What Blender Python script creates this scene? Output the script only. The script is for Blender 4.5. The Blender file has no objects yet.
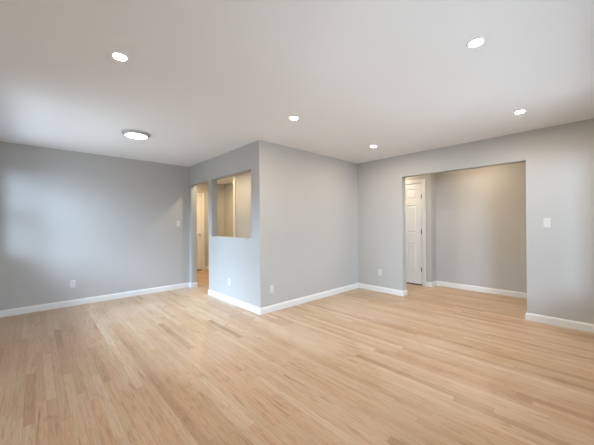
import bpy, bmesh, math, random
from mathutils import Vector, Matrix

S = bpy.context.scene
C = S.collection
PI = math.pi

# ------------------------------------------------------------------ camera, world, exposure, daylight
CAM_H = 1.2645
cam_d = bpy.data.cameras.new('camera')
cam = bpy.data.objects.new('camera', cam_d)
C.objects.link(cam)
cam_d.sensor_fit = 'HORIZONTAL'
cam_d.sensor_width = 36.0
cam_d.lens = 280.303 / 594 * 36
cam_d.shift_y = 1.344 / 594
cam_d.clip_start = 0.02
cam.matrix_world = (Matrix.Translation((0, 0, CAM_H)) @ Matrix.Rotation(-0.753843, 4, 'Z')
                    @ Matrix.Rotation(PI / 2, 4, 'X') @ Matrix.Rotation(-0.00746, 4, 'Z'))
S.camera = cam

S.view_settings.view_transform = 'Standard'
S.view_settings.look = 'None'
S.view_settings.gamma = 1.0
S.view_settings.use_curve_mapping = False
S.view_settings.exposure = 0.63

W = bpy.data.worlds.new('sky')
S.world = W
W.use_nodes = True
bg = W.node_tree.nodes['Background']
bg.inputs[0].default_value = (0.62, 0.78, 1.0, 1)
bg.inputs[1].default_value = 0.6


def area(name, loc, target, sx, sy, power, col, spread=180):
    l = bpy.data.lights.new(name, 'AREA')
    l.shape = 'RECTANGLE'
    l.size, l.size_y = sx, sy
    l.energy = power
    l.color = col
    l.spread = math.radians(spread)
    o = bpy.data.objects.new(name, l)
    C.objects.link(o)
    o.location = loc
    o.rotation_euler = (Vector(target) - Vector(loc)).to_track_quat('-Z', 'Y').to_euler()
    return o


# daylight standing outside the two windows behind and beside the camera: open sky, ground bounce,
# and the low gap of sky that throws the cool patch on the long wall
DAY = (0.57, 0.775, 1.0)
GND = (0.80, 0.92, 1.0)
area('sky_side', (-3.8, 4.6, 3.3), (0.0, 4.6, 1.0), 3.6, 2.2, 800, DAY)
area('sky_front', (2.2, -5.4, 2.9), (2.4, 3.0, 0.8), 4.4, 1.8, 290, DAY)
area('ground_side', (-4.2, 4.5, -0.9), (0.5, 4.5, 2.2), 5.0, 3.0, 175, GND)
area('ground_front', (2.2, -4.8, -0.9), (2.2, 0.5, 2.2), 6.5, 3.2, 270, GND)
area('sky_gap_front', (-1.2, -2.6, 2.1), (4.65, 0.7, 1.15), 1.3, 1.0, 230, DAY)
area('sky_gap', (-3.2, -0.5, 2.45), (-0.3, 4.9, 1.55), 1.9, 1.7, 270, DAY)

# room dimensions (metres, camera above the origin)
H = 2.44
YL = 5.649          # long wall, facing the camera side
XA = 2.301          # partition face with the doorway and the pass-through
YB = 3.208          # partition face turned to the camera
XR = 4.651          # wall with the wide opening
XS, YF = -0.46, -0.38   # the two walls behind the lens
XD, XH = 5.70, 5.934    # hall: door wall, back wall
HEAD = 2.065


# ------------------------------------------------------------------ materials
def new_mat(name):
    m = bpy.data.materials.new(name)
    m.use_nodes = True
    nt = m.node_tree
    return m, nt, nt.nodes['Principled BSDF']


def srgb(r, g, b):
    f = lambda c: (c / 255 / 12.92) if c / 255 <= 0.04045 else ((c / 255 + 0.055) / 1.055) ** 2.4
    return (f(r), f(g), f(b), 1)


def paint(name, col, rough, bump=0.03, scale=260, spec=0.5):
    m, nt, b = new_mat(name)
    tc = nt.nodes.new('ShaderNodeTexCoord')
    n = nt.nodes.new('ShaderNodeTexNoise')
    n.inputs['Scale'].default_value = scale
    n.inputs['Detail'].default_value = 3
    bp = nt.nodes.new('ShaderNodeBump')
    bp.inputs['Strength'].default_value = bump
    bp.inputs['Distance'].default_value = 0.002
    nt.links.new(tc.outputs['Object'], n.inputs['Vector'])
    nt.links.new(n.outputs['Fac'], bp.inputs['Height'])
    nt.links.new(bp.outputs['Normal'], b.inputs['Normal'])
    b.inputs['Base Color'].default_value = col
    b.inputs['Roughness'].default_value = rough
    b.inputs['Specular IOR Level'].default_value = spec
    return m


M_wall = paint('grey_wall_paint', (0.50, 0.495, 0.485, 1), 0.62)
M_ceil = paint('ceiling_paint', (0.85, 0.865, 0.88, 1), 0.9, spec=0.2)
M_trim = paint('white_trim_enamel', (0.78, 0.78, 0.775, 1), 0.38, 0.01, 90)
M_door = paint('white_door_enamel', (0.82, 0.815, 0.79, 1), 0.4, 0.012, 90)
M_plastic = paint('white_wall_plate_plastic', (0.68, 0.68, 0.675, 1), 0.32, 0.0, 60)
M_can = paint('white_light_trim', (0.82, 0.82, 0.81, 1), 0.5, 0.0, 60)


def metal(name, col, rough):
    m, nt, b = new_mat(name)
    n = nt.nodes.new('ShaderNodeTexNoise')
    n.inputs['Scale'].default_value = 120
    mr = nt.nodes.new('ShaderNodeMapRange')
    mr.inputs['To Min'].default_value = rough - 0.05
    mr.inputs['To Max'].default_value = rough + 0.05
    nt.links.new(n.outputs['Fac'], mr.inputs['Value'])
    nt.links.new(mr.outputs['Result'], b.inputs['Roughness'])
    b.inputs['Base Color'].default_value = col
    b.inputs['Metallic'].default_value = 1
    return m


M_nickel = metal('brushed_nickel', (0.62, 0.61, 0.60, 1), 0.5)
M_hinge = metal('dark_hinge_metal', (0.17, 0.16, 0.145, 1), 0.45)
M_rim = paint('satin_grey_rim', (0.42, 0.42, 0.415, 1), 0.45, 0.0, 60)
M_slot = paint('dark_slot', (0.03, 0.03, 0.03, 1), 0.6, 0, 30)


def emis(name, col, strength):
    m, nt, b = new_mat(name)
    b.inputs['Base Color'].default_value = (0.9, 0.9, 0.9, 1)
    b.inputs['Emission Color'].default_value = (*col, 1)
    b.inputs['Emission Strength'].default_value = strength
    return m


M_lens = emis('lit_recessed_lens', (1.0, 0.88, 0.70), 520)
M_disc = emis('lit_flush_diffuser', (1.0, 0.95, 0.88), 14)
M_hall = emis('lit_warm_hall_lens', (1.0, 0.80, 0.56), 520)
M_pass = emis('lit_warm_passage_lens', (1.0, 0.84, 0.63), 640)
M_far = emis('lit_amber_passage_lens', (1.0, 0.74, 0.42), 1100)


def wood_floor():
    m, nt, b = new_mat('oak_strip_floor')
    N, L = nt.nodes, nt.links

    def math_(op, a, c=None, d=None):
        n = N.new('ShaderNodeMath')
        n.operation = op
        for i, v in enumerate((a, c, d)):
            if v is None:
                continue
            if isinstance(v, (int, float)):
                n.inputs[i].default_value = v
            else:
                L.new(v, n.inputs[i])
        return n.outputs[0]

    def comb(x, y, z):
        n = N.new('ShaderNodeCombineXYZ')
        for i, v in enumerate((x, y, z)):
            if isinstance(v, (int, float)):
                n.inputs[i].default_value = v
            else:
                L.new(v, n.inputs[i])
        return n.outputs[0]

    def wn(v):
        n = N.new('ShaderNodeTexWhiteNoise')
        n.noise_dimensions = '3D'
        L.new(v, n.inputs['Vector'])
        return n

    def noise(v, scale, detail=4, rough=0.55, dist=0.0):
        n = N.new('ShaderNodeTexNoise')
        n.inputs['Scale'].default_value = scale
        n.inputs['Detail'].default_value = detail
        n.inputs['Roughness'].default_value = rough
        n.inputs['Distortion'].default_value = dist
        L.new(v, n.inputs['Vector'])
        return n.outputs['Fac']

    def ramp(f, stops):
        n = N.new('ShaderNodeValToRGB')
        e = n.color_ramp.elements
        while len(e) < len(stops):
            e.new(0.5)
        for el, (p, c) in zip(e, stops):
            el.position = p
            el.color = c
        L.new(f, n.inputs['Fac'])
        return n.outputs['Color']

    def mix(f, a, c, mode='MIX'):
        n = N.new('ShaderNodeMix')
        n.data_type = 'RGBA'
        n.blend_type = mode
        for i, v in ((0, f), (6, a), (7, c)):
            if isinstance(v, (int, float)):
                n.inputs[i].default_value = v
            elif isinstance(v, tuple):
                n.inputs[i].default_value = v
            else:
                L.new(v, n.inputs[i])
        return n.outputs[2]

    tc = N.new('ShaderNodeTexCoord')
    sp = N.new('ShaderNodeSeparateXYZ')
    L.new(tc.outputs['Object'], sp.inputs[0])
    X, Y = sp.outputs[0], sp.outputs[1]
    PW = 0.057
    xr = math_('DIVIDE', X, PW)
    row = math_('FLOOR', xr)
    fx = math_('FRACT', xr)
    off = wn(comb(row, 3.7, 0)).outputs['Value']
    ln = math_('ADD', math_('MULTIPLY', wn(comb(row, 9.1, 2)).outputs['Value'], 1.3), 0.7)
    yr = math_('DIVIDE', math_('ADD', Y, math_('MULTIPLY', off, 5.0)), ln)
    seg = math_('FLOOR', yr)
    fy = math_('FRACT', yr)
    idn = wn(comb(row, seg, 1.3))
    tone = idn.outputs['Value']
    tone2 = wn(comb(row, seg, 8.8)).outputs['Value']
    base = ramp(tone, [(0.0, srgb(*T0)), (0.10, srgb(*T1)), (0.45, srgb(*T2)), (0.8, srgb(*T3)), (1.0, srgb(*T4))])
    base = mix(1.0, base, ramp(tone2, [(0.0, (1.03, 0.98, 0.95, 1)), (0.35, (1, 1, 1, 1)), (0.7, (1, 1, 1, 1)), (1.0, (0.98, 0.99, 0.93, 1))]), 'MULTIPLY')
    # grain, stretched along the board and shifted board by board
    gx = math_('ADD', math_('MULTIPLY', X, 1.0), math_('MULTIPLY', tone, 13.0))
    gy = math_('ADD', math_('MULTIPLY', Y, 0.045), math_('MULTIPLY', tone2, 7.0))
    g1 = noise(comb(gx, gy, 0), 95, 5, 0.6, 0.4)
    gx2 = math_('ADD', X, math_('MULTIPLY', tone2, 5.0))
    gy2 = math_('ADD', math_('MULTIPLY', Y, 0.14), math_('MULTIPLY', tone, 3.0))
    g2 = noise(comb(gx2, gy2, 4.0), 34, 3, 0.5, 1.6)
    col = mix(0.5, base, ramp(g1, [(0.28, (0.62, 0.55, 0.47, 1)), (0.55, (1, 1, 1, 1)), (0.8, (1.06, 1.05, 1.04, 1))]), 'MULTIPLY')
    col = mix(0.5, col, ramp(g2, [(0.30, (0.66, 0.57, 0.48, 1)), (0.46, (1, 1, 1, 1)), (0.62, (1, 1, 1, 1)), (0.75, (1.06, 1.06, 1.06, 1))]), 'MULTIPLY')
    # a few dark mineral streaks
    st = noise(comb(math_('MULTIPLY', X, 1.0), math_('ADD', math_('MULTIPLY', Y, 0.055), math_('MULTIPLY', tone, 9.0)), 11.0), 24, 3, 0.6, 0.3)
    stf = math_('MULTIPLY', ramp_val(N, L, st, 0.61, 0.72), 0.6)
    col = mix(stf, col, srgb(128, 88, 56))
    # pale sanded patches wandering over the boards
    pt = noise(comb(X, math_('MULTIPLY', Y, 0.6), 2.0), 1.6, 3, 0.5)
    col = mix(math_('MULTIPLY', ramp_val(N, L, pt, 0.48, 0.70), 0.35), col, srgb(212, 190, 170))
    # joints between boards
    ex = math_('MINIMUM', fx, math_('SUBTRACT', 1.0, fx))
    jx = math_('LESS_THAN', ex, 0.02)
    ey = math_('MULTIPLY', math_('MINIMUM', fy, math_('SUBTRACT', 1.0, fy)), ln)
    jy = math_('LESS_THAN', ey, 0.0012)
    jn = math_('MAXIMUM', jx, jy)
    jv = wn(comb(row, seg, 21.0)).outputs['Value']
    col = mix(math_('MULTIPLY', jn, math_('ADD', math_('MULTIPLY', math_('POWER', jv, 2.5), 0.65), 0.1)), col, srgb(110, 76, 48))
    L.new(col, b.inputs['Base Color'])
    rg = N.new('ShaderNodeMapRange')
    rg.inputs['To Min'].default_value = 0.30
    rg.inputs['To Max'].default_value = 0.46
    L.new(g2, rg.inputs['Value'])
    L.new(rg.outputs['Result'], b.inputs['Roughness'])
    bp = N.new('ShaderNodeBump')
    bp.inputs['Strength'].default_value = 0.25
    bp.inputs['Distance'].default_value = 0.0008
    L.new(math_('SUBTRACT', math_('MULTIPLY', g1, 0.3), jn), bp.inputs['Height'])
    L.new(bp.outputs['Normal'], b.inputs['Normal'])
    b.inputs['Specular IOR Level'].default_value = 0.45
    return m


def ramp_val(N, L, v, lo, hi):
    n = N.new('ShaderNodeMapRange')
    n.interpolation_type = 'SMOOTHSTEP'
    n.inputs['From Min'].default_value = lo
    n.inputs['From Max'].default_value = hi
    L.new(v, n.inputs['Value'])
    return n.outputs['Result']


T0, T1, T2, T3, T4 = (172, 141, 111), (187, 156, 126), (194, 165, 135), (197, 169, 141), (203, 179, 152)
M_floor = wood_floor()
M_gap = paint('dark_door_gap', srgb(84, 46, 26), 0.5, 0.05, 60)  # dark brown that imitates the shade in the gap below a door leaf


def glass():
    m, nt, b = new_mat('window_pane_glass')
    out = nt.nodes['Material Output']
    tr = nt.nodes.new('ShaderNodeBsdfTransparent')
    gl = nt.nodes.new('ShaderNodeBsdfGlossy')
    gl.inputs['Roughness'].default_value = 0.02
    lw = nt.nodes.new('ShaderNodeLayerWeight')      # Schlick curve, the same from both sides of the pane
    pw = nt.nodes.new('ShaderNodeMath')
    pw.operation = 'POWER'
    pw.inputs[1].default_value = 5.0
    ad = nt.nodes.new('ShaderNodeMath')
    ad.operation = 'MULTIPLY_ADD'
    ad.inputs[1].default_value = 0.95
    ad.inputs[2].default_value = 0.04
    lw.inputs['Blend'].default_value = 0.5
    nt.links.new(lw.outputs['Facing'], pw.inputs[0])
    nt.links.new(pw.outputs[0], ad.inputs[0])
    mx = nt.nodes.new('ShaderNodeMixShader')
    nt.links.new(ad.outputs[0], mx.inputs[0])
    nt.links.new(tr.outputs[0], mx.inputs[1])
    nt.links.new(gl.outputs[0], mx.inputs[2])
    nt.links.new(mx.outputs[0], out.inputs[0])
    return m


M_glass = glass()


# ------------------------------------------------------------------ mesh helpers
def link(name, bm, mat, parent=None, smooth=False):
    me = bpy.data.meshes.new(name)
    bmesh.ops.recalc_face_normals(bm, faces=bm.faces[:])
    bm.to_mesh(me)
    bm.free()
    if smooth:
        for p in me.polygons:
            p.use_smooth = True
        me.set_sharp_from_angle(angle=math.radians(35))
    me.materials.append(mat)
    o = bpy.data.objects.new(name, me)
    C.objects.link(o)
    if parent:
        o.parent = parent
    return o


def struct(name, bm, mat, parent=None, smooth=False):
    o = link(name, bm, mat, parent, smooth)
    if not parent:
        o['kind'] = 'structure'
    return o


def solid_grid(boxes, holes=(), bevel_lines=None, r=0.004):
    """Union of boxes minus holes, as one watertight skin; chosen arrises rounded."""
    ax = []
    for k in range(3):
        v = set()
        for bx in boxes:
            v.update(bx[k])
        for hb in holes:
            v.update(hb[k])
        ax.append(sorted(v))
    inside = lambda p, b: all(b[k][0] < p[k] < b[k][1] for k in range(3))
    occ = {}
    nx, ny, nz = [len(a) - 1 for a in ax]
    for i in range(nx):
        for j in range(ny):
            for k in range(nz):
                p = [(ax[q][t] + ax[q][t + 1]) / 2 for q, t in enumerate((i, j, k))]
                if any(inside(p, b) for b in boxes) and not any(inside(p, b) for b in holes):
                    occ[(i, j, k)] = 1
    bm = bmesh.new()
    vs = {}

    def V(i, j, k):
        if (i, j, k) not in vs:
            vs[(i, j, k)] = bm.verts.new((ax[0][i], ax[1][j], ax[2][k]))
        return vs[(i, j, k)]
    for (i, j, k) in occ:
        for d, q in (((-1, 0, 0), [(0, 0, 0), (0, 0, 1), (0, 1, 1), (0, 1, 0)]), ((1, 0, 0), [(1, 0, 0), (1, 1, 0), (1, 1, 1), (1, 0, 1)]),
                     ((0, -1, 0), [(0, 0, 0), (1, 0, 0), (1, 0, 1), (0, 0, 1)]), ((0, 1, 0), [(0, 1, 0), (0, 1, 1), (1, 1, 1), (1, 1, 0)]),
                     ((0, 0, -1), [(0, 0, 0), (0, 1, 0), (1, 1, 0), (1, 0, 0)]), ((0, 0, 1), [(0, 0, 1), (1, 0, 1), (1, 1, 1), (0, 1, 1)])):
            if (i + d[0], j + d[1], k + d[2]) in occ:
                continue
            bm.faces.new([V(i + a, j + b2, k + c) for a, b2, c in q])
    bmesh.ops.dissolve_limit(bm, angle_limit=0.01, verts=bm.verts[:], edges=bm.edges[:])
    if bevel_lines:
        es = [e for e in bm.edges if len(e.link_faces) == 2 and e.is_convex is not None
              and bevel_lines((e.verts[0].co + e.verts[1].co) / 2, (e.verts[1].co - e.verts[0].co).normalized())]
        if es:
            bmesh.ops.bevel(bm, geom=es, offset=r, segments=2, profile=0.5, affect='EDGES')
    return bm


def box(bm, x0, x1, y0, y1, z0, z1, bev=0.0, seg=1):
    g = bmesh.ops.create_cube(bm, size=1, matrix=Matrix.Translation(((x0 + x1) / 2, (y0 + y1) / 2, (z0 + z1) / 2))
                              @ Matrix.Diagonal((abs(x1 - x0), abs(y1 - y0), abs(z1 - z0), 1)))
    if bev:
        es = list({e for v in g['verts'] for e in v.link_edges})
        bmesh.ops.bevel(bm, geom=es, offset=bev, segments=seg, profile=0.5, affect='EDGES')
    return bm


def lathe(bm, prof, n=48, close=False):
    """Turn (radius, z) pairs about Z."""
    rings = []
    for r, z in prof:
        if r < 1e-6:
            rings.append([bm.verts.new((0, 0, z))])
        else:
            rings.append([bm.verts.new((r * math.cos(2 * PI * i / n), r * math.sin(2 * PI * i / n), z)) for i in range(n)])
    pairs = list(zip(rings, rings[1:]))
    if close:
        pairs.append((rings[-1], rings[0]))
    for a, b in pairs:
        for i in range(n):
            j = (i + 1) % n
            if len(a) == 1:
                bm.faces.new((a[0], b[i], b[j]))
            elif len(b) == 1:
                bm.faces.new((a[i], b[0], a[j]))
            else:
                bm.faces.new((a[i], b[i], b[j], a[j]))
    return bm


def sweep(name, pts, prof, mat, flip=1, parent=None):
    """Run a moulding profile (out, up) along a floor polyline with mitred corners."""
    bm = bmesh.new()
    P = [Vector((x, y)) for x, y in pts]
    nrm = []
    for a, b in zip(P, P[1:]):
        d = (b - a).normalized()
        nrm.append(Vector((-d.y, d.x)) * flip)
    rows = []
    for i, p in enumerate(P):
        if i == 0:
            m = nrm[0]
        elif i == len(P) - 1:
            m = nrm[-1]
        else:
            s = nrm[i - 1] + nrm[i]
            m = s / (s.dot(nrm[i]))
        rows.append([bm.verts.new((p.x + m.x * o, p.y + m.y * o, z)) for o, z in prof])
    k = len(prof)
    for a, b in zip(rows, rows[1:]):
        for i in range(k):
            j = (i + 1) % k
            bm.faces.new((a[i], a[j], b[j], b[i]))
    bm.faces.new(rows[0])
    bm.faces.new(rows[-1][::-1])
    return struct(name, bm, mat, parent)


BB = [(0, 0), (0.014, 0), (0.014, 0.070), (0.0125, 0.078), (0.009, 0.086), (0.0045, 0.0925), (0, 0.0935)]

# ------------------------------------------------------------------ the shell
XO, YO = 6.06, 7.62
bm = bmesh.new()
box(bm, XS - 0.14, XO, YF - 0.14, YO, -0.08, 0)
struct('floor', bm, M_floor)
bm = bmesh.new()
box(bm, XS - 0.14, XO, YF - 0.14, YO, H, H + 0.1)
struct('ceiling', bm, M_ceil)

vert = lambda d: abs(d.z) > 0.99
near = lambda a, b: abs(a - b) < 0.002

# long wall
struct('wall_left', solid_grid([((XS - 0.14, XA + 0.115), (YL, YL + 0.115), (0, H))]), M_wall)
# partition: doorway and pass-through in one face, plain on the other
XAi, YBi = XA + 0.115, YB + 0.115
D0, D1 = 4.79, 5.548
P0, P1, PZ0, PZ1 = 3.424, 4.668, 1.053, 2.060


def bev_part(c, d):
    if vert(d) and near(c.x, XA) and near(c.y, YB):
        return True
    onx = near(c.x, XA) or near(c.x, XAi)
    if onx and vert(d) and (near(c.y, D0) or near(c.y, D1) or near(c.y, P0) or near(c.y, P1)):
        return True
    return onx and abs(d.y) > 0.9 and (near(c.z, HEAD) or near(c.z, PZ0) or near(c.z, PZ1))


struct('wall_partition', solid_grid([((XA, XAi), (YB, YL), (0, H)), ((XA, XR + 0.02), (YB, YBi), (0, H))],
                                    [((XA - 1, XAi + 0.5), (D0, D1), (-1, HEAD)), ((XA - 1, XAi + 0.5), (P0, P1), (PZ0, PZ1))],
                                    bev_part), M_wall)
# wall with the wide opening to the hall
XRo = XR + 0.125
O0, O1 = 0.616, 2.288


def bev_open(c, d):
    onx = near(c.x, XR) or near(c.x, XRo)
    return onx and ((vert(d) and (near(c.y, O0) or near(c.y, O1))) or (abs(d.y) > 0.9 and near(c.z, HEAD)))


struct('wall_right', solid_grid([((XR, XRo), (YF, 4.2), (0, H))], [((XR - 1, XRo + 1), (O0, O1), (-1, HEAD))], bev_open), M_wall)

# walls behind the lens, each with its window opening
WS = (3.40, 5.27, 0.95, 2.10)     # side window: y0 y1 z0 z1
WF = (0.75, 3.7, 0.7, 2.1)       # front window: x0 x1 z0 z1
struct('wall_side', solid_grid([((XS - 0.14, XS), (YF, YL), (0, H))], [((XS - 1, XS + 1), WS[:2], WS[2:])]), M_wall)
struct('wall_front', solid_grid([((XS - 0.14, XO), (YF - 0.14, YF), (0, H))], [(WF[:2], (YF - 1, YF + 1), WF[2:])]), M_wall)

# hall beyond the wide opening
HD0, HD1 = 2.392, 3.154
struct('wall_hall', solid_grid([((XD, XD + 0.115), (2.215, 4.2), (0, H)), ((XD, XO), (2.215, 2.33), (0, H)),
                                ((XH, XO), (YF, 2.33), (0, H))],
                               [((XD - 1, XD + 0.2), (HD0 - 0.012, HD1 + 0.012), (-1, 2.084))],
                               lambda c, d: vert(d) and near(c.x, XD) and near(c.y, 2.215)), M_wall)
struct('wall_hall_end', solid_grid([((XR, XO), (4.2, 4.3), (0, H))]), M_wall)

# passage behind the partition
struct('wall_passage_end', solid_grid([((XAi - 0.1, 4.2), (7.5, YO), (0, H))],
                                      [((2.628, 3.412), (7.4, 7.58), (-1, 2.084))]), M_wall)
struct('wall_passage_left', solid_grid([((XA, XAi), (YL + 0.115, 7.5), (0, H))]), M_wall)
struct('wall_passage_right', solid_grid([((3.50, 3.60), (YBi, 5.94), (0, H)), ((3.50, 4.2), (5.84, 5.94), (0, H)),
                                         ((4.10, 4.2), (5.84, 7.5), (0, H))], (),
                                        lambda c, d: vert(d) and near(c.x, 3.5) and near(c.y, 5.94)), M_wall)

# ------------------------------------------------------------------ baseboards
J = 0.115
sweep('baseboard_left', [(XS, YL), (XA, YL), (XA, D1), (XAi, D1)], BB, M_trim, -1)
sweep('baseboard_partition', [(XAi, D0), (XA, D0), (XA, YB), (XR, YB), (XR, O1), (XRo, O1), (XRo, 4.2)], BB, M_trim, -1)
sweep('baseboard_right', [(XRo, YF), (XRo, O0), (XR, O0), (XR, YF)], BB, M_trim, -1)
sweep('baseboard_hall', [(XD, HD0 - 0.072), (XD, 2.215), (XH, 2.215), (XH, YF)], BB, M_trim, -1)
sweep('baseboard_front', [(XS, YF), (XR - 0.014, YF)], BB, M_trim, 1)
sweep('baseboard_side', [(XS, YL - 0.014), (XS, YF + 0.014)], BB, M_trim, 1)
sweep('baseboard_passage', [(3.473, 7.5), (4.1, 7.5), (4.1, 5.94), (3.5, 5.94), (3.5, YBi)], BB, M_trim, -1)


# ------------------------------------------------------------------ doors: six raised panels, hinges, knob
def six_panel(w, h, t=0.035):
    """Leaf lying in XZ, front face at y = 0 looking to -Y, back face at y = t."""
    st, mid = 0.113, 0.105
    pw = (w - 2 * st - mid) / 2
    cols = [(st, st + pw), (st + pw + mid, w - st)]
    rows = [(0.25, 0.835), (1.035, 1.605), (1.748, h - 0.105)]
    bm = bmesh.new()
    xs = sorted({0, w} | {v for c in cols for v in c})
    zs = sorted({0, h} | {v for r in rows for v in r})
    for side in (0, 1):
        y0 = 0 if side == 0 else t
        s = 1 if side == 0 else -1
        for i in range(len(xs) - 1):
            for k in range(len(zs) - 1):
                a, b, c, d = xs[i], xs[i + 1], zs[k], zs[k + 1]
                if (a, b) in cols and (c, d) in rows:
                    steps = [(0, 0), (0.005, 0.013), (0.013, 0.013), (0.036, 0.002), (0.040, 0.0015)]
                    prev = None
                    for ins, dep in steps:
                        r = [bm.verts.new((x, y0 + s * dep, z)) for x, z in
                             ((a + ins, c + ins), (b - ins, c + ins), (b - ins, d - ins), (a + ins, d - ins))]
                        if prev:
                            for q in range(4):
                                bm.faces.new((prev[q], prev[(q + 1) % 4], r[(q + 1) % 4], r[q]))
                        prev = r
                    bm.faces.new(prev)
                else:
                    bm.faces.new([bm.verts.new((x, y0, z)) for x, z in ((a, c), (b, c), (b, d), (a, d))])
    for q in (((0, 0), (w, 0)), ((w, 0), (w, h)), ((w, h), (0, h)), ((0, h), (0, 0))):
        (x0, z0), (x1, z1) = q
        bm.faces.new([bm.verts.new(c) for c in ((x0, 0, z0), (x1, 0, z1), (x1, t, z1), (x0, t, z0))])
    bmesh.ops.remove_doubles(bm, verts=bm.verts[:], dist=1e-5)
    return bm


def hinge_mesh():
    bm = bmesh.new()
    bmesh.ops.create_cone(bm, cap_ends=True, segments=14, radius1=0.0065, radius2=0.0065, depth=0.098)
    for z in (-0.051, 0.051):
        bmesh.ops.create_uvsphere(bm, u_segments=12, v_segments=6, radius=0.006, matrix=Matrix.Translation((0, 0, z)))
    box(bm, 0.002, 0.024, 0.0045, 0.0075, -0.0445, 0.0445)
    return bm


def knob_mesh():
    bm = bmesh.new()
    lathe(bm, [(0, 0), (0.031, 0), (0.031, 0.005), (0.026, 0.009), (0.012, 0.011), (0.011, 0.034), (0.020, 0.040),
               (0.0265, 0.050), (0.026, 0.060), (0.018, 0.067), (0, 0.069)], 28)
    bmesh.ops.rotate(bm, verts=bm.verts[:], cent=(0, 0, 0), matrix=Matrix.Rotation(PI / 2, 3, 'X'))
    return bm


def door(name, loc, rotz, w, hinge_left):
    root = bpy.data.objects.new(name, None)
    C.objects.link(root)
    root.location = loc
    root.rotation_euler = (0, 0, rotz)
    root['kind'] = 'structure'
    lf = link('door_panel', six_panel(w, 2.045), M_door, root)
    lf.location = (0, 0, 0.022)
    hx = 0.002 if hinge_left else w - 0.002
    for z in (0.32, 1.09, 1.80):
        hg = link('hinge', hinge_mesh(), M_hinge, root, True)
        hg.location = (hx, -0.006, z)
        if not hinge_left:
            hg.scale = (-1, 1, 1)
    kb = link('door_knob', knob_mesh(), M_nickel, root, True)
    kb.location = (w - 0.062 if hinge_left else 0.062, 0.0, 0.99)
    return root


# hall door: leaf in the door wall, hinges on the camera side of the opening.  local +x runs to -Y
door('door_1', (XD + 0.012, HD1, 0), -PI / 2, HD1 - HD0, False)
# passage door in the end wall, knob towards the partition opening
door('door_2', (2.64, 7.512, 0), 0, 0.76, True)


def casing(name, w, hgt, loc, rotz):
    """Architrave round a door, in XZ, standing proud towards -Y, plus the jamb lining and stop."""
    bm = bmesh.new()
    cw = 0.072
    prof = [(0, 0), (0, -0.011), (0.010, -0.0155), (0.044, -0.0165), (0.064, -0.0185), (cw, -0.016), (cw, 0)]
    path = [(0, 0), (0, hgt), (w, hgt), (w, 0)]
    rows = []
    for i, (x, z) in enumerate(path):
        out = [(-1, 0), (-1, 1), (1, 1), (1, 0)][i]
        rows.append([bm.verts.new((x + out[0] * o, y, z + out[1] * o)) for o, y in prof])
    for a, b in zip(rows, rows[1:]):
        for i in range(len(prof)):
            j = (i + 1) % len(prof)
            bm.faces.new((a[i], a[j], b[j], b[i]))
    bm.faces.new(rows[0])
    bm.faces.new(rows[-1])
    for x0, x1, z0, z1 in ((-0.010, -0.001, 0, hgt), (w + 0.001, w + 0.010, 0, hgt), (-0.010, w + 0.010, hgt - 0.001, hgt + 0.009)):
        box(bm, x0, x1, 0.0, 0.075, z0, z1)
    o = struct(name, bm, M_trim)
    o.location = loc
    o.rotation_euler = (0, 0, rotz)
    return o


casing('trim_1', HD1 - HD0, 2.074, (XD, HD1, 0), -PI / 2)
casing('trim_2', 0.76, 2.074, (2.64, 7.5, 0), 0)
# dark strips standing in for the shade in the gaps under the two doors
bm = bmesh.new()
box(bm, 2.642, 3.398, 7.475, 7.575, 0, 0.017, 0.004)
struct('trim_3', bm, M_gap)
bm = bmesh.new()
box(bm, XD + 0.002, XD + 0.08, HD0 + 0.002, HD1 - 0.002, 0, 0.014, 0.003)
struct('trim_4', bm, M_gap)
# white corner board on the end of the passage wall
bm = bmesh.new()
box(bm, 3.484, 3.5, 5.87, 5.938, 0.094, H - 0.002, 0.003)
struct('trim_5', bm, M_trim)


# ------------------------------------------------------------------ windows behind the lens
def window(name, w, h, loc, rotz, panes, hung=False):
    root = bpy.data.objects.new(name, None)
    C.objects.link(root)
    root.location = loc
    root.rotation_euler = (0, 0, rotz)
    root['kind'] = 'structure'
    bm = bmesh.new()
    f = 0.05
    box(bm, 0.001, f, -0.035, 0.035, 0.001, h - 0.001)
    box(bm, w - f, w - 0.001, -0.035, 0.035, 0.001, h - 0.001)
    box(bm, f, w - f, -0.035, 0.035, 0.001, f)
    box(bm, f, w - f, -0.035, 0.035, h - f, h - 0.001)
    for i in range(1, panes):
        x = w * i / panes
        box(bm, x - 0.022, x + 0.022, -0.03, 0.03, f, h - f)
    if hung:
        box(bm, f, w - f, -0.03, 0.03, h / 2 - 0.018, h / 2 + 0.018)
    link('window_frame', bm, M_trim, root)
    for i in range(panes):
        bm = bmesh.new()
        box(bm, w * i / panes + 0.022, w * (i + 1) / panes - 0.022, -0.003, 0.003, f - 0.006, h - f + 0.006)
        link('pane', bm, M_glass, root)
    return root


window('window_1', WS[1] - WS[0], WS[3] - WS[2], (XS - 0.09, WS[0], WS[2]), PI / 2, 1, True)
window('window_2', WF[1] - WF[0], WF[3] - WF[2], (WF[0], YF - 0.09, WF[2]), 0, 3)


# ------------------------------------------------------------------ things: lights, outlets, switches
def thing(name, label, cat, loc, rotz=0, group=None):
    o = bpy.data.objects.new(name, None)
    C.objects.link(o)
    o.location = loc
    o.rotation_euler = (0, 0, rotz)
    o['label'] = label
    o['category'] = cat
    if group:
        o['group'] = group
    return o


def dup(root, loc, rotz, label):
    r = root.copy()
    C.objects.link(r)
    r.location = loc
    r.rotation_euler = (0, 0, rotz)
    r['label'] = label
    for ch in list(root.children):
        c = ch.copy()
        C.objects.link(c)
        c.parent = r
        for g in list(ch.children):
            d = g.copy()
            C.objects.link(d)
            d.parent = c
    return r


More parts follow.
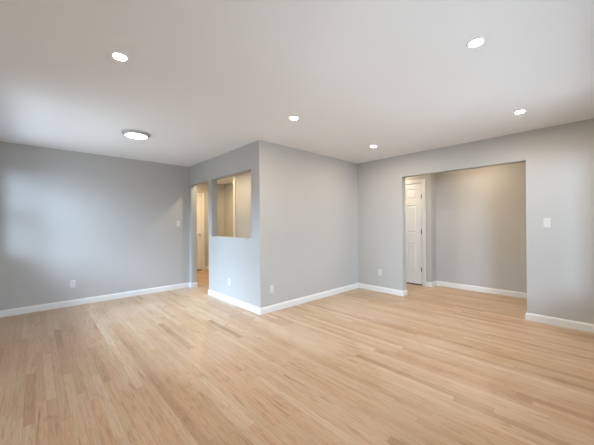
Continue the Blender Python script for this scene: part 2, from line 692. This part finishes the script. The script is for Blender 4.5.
def can_light(label, loc, lens_mat=None, group='recessed ceiling lights'):
    t = thing('recessed_light', label, 'ceiling light', loc, 0, group)
    bm = lathe(bmesh.new(), [(0.0365, 0.0), (0.038, -0.0035), (0.041, -0.006), (0.0455, -0.005), (0.048, -0.002), (0.0485, 0.0)], 56, True)
    link('trim_ring', bm, M_can, t, True)
    bm = lathe(bmesh.new(), [(0.0376, -0.0025), (0.036, -0.0050), (0.030, -0.0068), (0.018, -0.0080), (0, -0.0085)], 48)
    link('lens', bm, lens_mat or M_lens, t, True)
    return t


L0 = can_light('small round recessed light alone in the near left part of the ceiling', (0.443, 2.262, H))
dup(L0, (2.110, 0.530, H), 0, 'largest looking recessed light at upper right, close to the viewer')
dup(L0, (2.110, 2.285, H), 0, 'recessed light in front of the projecting grey wall corner')
dup(L0, (3.775, 0.545, H), 0, 'recessed light near the top of the wall above the wide hall opening')
dup(L0, (3.785, 2.310, H), 0, 'tiny recessed light tucked by the inner wall corner, farthest of all')

t = thing('flush_mount_light', 'round flush ceiling fixture with a silver rim and bright diffuser near the long left wall',
          'ceiling light', (0.965, 4.03, H))
link('rim', lathe(bmesh.new(), [(0.122, -0.030), (0.1245, -0.036), (0.130, -0.036), (0.148, -0.026), (0.162, -0.012),
                                (0.166, -0.004), (0.166, 0.0), (0.122, 0.0)], 72, True), M_rim, t, True)
link('diffuser', lathe(bmesh.new(), [(0.1225, -0.033), (0.118, -0.037), (0.09, -0.041), (0.05, -0.043), (0, -0.0435)], 72), M_disc, t, True)


# fixtures of the hall and the passage, above the openings
for lab, loc in (('warm recessed light in the hall ceiling behind the wide opening', (5.28, 1.35, H)),
                 ('warm recessed light in the hall ceiling by the white door', (5.24, 3.0, H)),
                 ('warm recessed light in the passage ceiling behind the pass-through', (2.80, 5.2, H)),
                 ('warm recessed light in the passage ceiling by the far door', (3.2, 6.5, H))):
    can_light(lab, loc, M_hall if loc[0] > 4 else M_pass if loc[1] < 6 else M_far, 'hall and passage ceiling lights')


def plate(bm, w=0.070, h=0.115, t=0.006, win=None):
    """Wall plate in XZ facing -Y, with pillowed edge."""
    prof = [(0, 0.0), (0, -0.0015), (0.002, -0.004), (0.006, -t), (0.010, -t - 0.0004)]
    prev = None
    for ins, y in prof:
        a, b = w / 2 - ins, h / 2 - ins
        r = [bm.verts.new((x, y, z)) for x, z in ((-a, -b), (a, -b), (a, b), (-a, b))]
        if prev:
            for q in range(4):
                bm.faces.new((prev[q], prev[(q + 1) % 4], r[(q + 1) % 4], r[q]))
        else:
            bm.faces.new(r[::-1])
        prev = r
    bm.faces.new(prev)
    return bm


def make_outlet(label, loc, rotz):
    t = thing('wall_outlet', label, 'outlet', loc, rotz, 'wall outlets')
    link('cover_plate', plate(bmesh.new()), M_plastic, t)
    for z in (-0.0195, 0.0195):
        bm = bmesh.new()
        n = 28
        vs = []
        for i in range(n):
            a = 2 * PI * i / n
            vs.append((0.0172 * math.cos(a), max(-0.0142, min(0.0142, 0.0172 * math.sin(a)))))
        lo = [bm.verts.new((x, -0.006, q)) for x, q in vs]
        hi = [bm.verts.new((x * 0.97, -0.0085, q * 0.97)) for x, q in vs]
        for i in range(n):
            bm.faces.new((lo[i], lo[(i + 1) % n], hi[(i + 1) % n], hi[i]))
        bm.faces.new(hi)
        bm.faces.new(lo[::-1])
        r = link('receptacle', bm, M_plastic, t)
        r.location = (0, 0, z)
        for x, hh in ((-0.0062, 0.0085), (0.0062, 0.0068)):
            b2 = bmesh.new()
            box(b2, x - 0.0011, x + 0.0011, -0.0088, -0.0080, 0.003 - hh / 2, 0.003 + hh / 2)
            link('slot', b2, M_slot, r)
        b2 = bmesh.new()
        bmesh.ops.create_cone(b2, cap_ends=True, segments=14, radius1=0.0024, radius2=0.0024, depth=0.0008,
                              matrix=Matrix.Translation((0, -0.0084, -0.0075)) @ Matrix.Rotation(PI / 2, 4, 'X'))
        link('ground_hole', b2, M_slot, r)
    bm = bmesh.new()
    lathe(bm, [(0, 0.0014), (0.0018, 0.0012), (0.0032, 0.0004), (0.0034, 0.0)], 14)
    bmesh.ops.rotate(bm, verts=bm.verts[:], cent=(0, 0, 0), matrix=Matrix.Rotation(PI / 2, 3, 'X'))
    s = link('screw', bm, M_plastic, t)
    s.location = (0, -0.0064, 0)
    return t


def make_switch(label, loc, rotz):
    t = thing('light_switch', label, 'switch', loc, rotz, 'light switches')
    link('cover_plate', plate(bmesh.new()), M_plastic, t)
    bm = bmesh.new()
    for x0, x1, z0, z1 in ((-0.0185, -0.0165, -0.0345, 0.0345), (0.0165, 0.0185, -0.0345, 0.0345),
                           (-0.0165, 0.0165, -0.0345, -0.0325), (-0.0165, 0.0165, 0.0325, 0.0345)):
        box(bm, x0, x1, -0.0082, -0.006, z0, z1)
    link('bezel', bm, M_plastic, t)
    bm = bmesh.new()
    q = [(-0.0315, -0.0072), (0.0, -0.0078), (0.0315, -0.0112), (0.0315, -0.006), (-0.0315, -0.006)]
    a = [bm.verts.new((-0.0155, y, z)) for z, y in q]
    b = [bm.verts.new((0.0155, y, z)) for z, y in q]
    for i in range(5):
        j = (i + 1) % 5
        bm.faces.new((a[i], a[j], b[j], b[i]))
    bm.faces.new(a)
    bm.faces.new(b)
    link('rocker', bm, M_plastic, t)
    return t


G = 0.0005
o0 = make_outlet('white outlet low on the long grey left wall', (0.440, YL - G, 0.343), 0)
dup(o0, (XA - G, 4.062, 0.328), -PI / 2, 'white outlet below the pass-through opening, on the same wall face')
dup(o0, (2.497, YB - G, 0.322), 0, 'white outlet just right of the projecting wall corner')
dup(o0, (XR - G, 2.728, 0.357), -PI / 2, 'white outlet between the inner wall corner and the hall opening')
s0 = make_switch('white light switch on the long wall beside the narrow doorway', (2.082, YL - G, 1.287), 0)
dup(s0, (XR - G, 0.411, 1.253), -PI / 2, 'white light switch right of the wide hall opening')
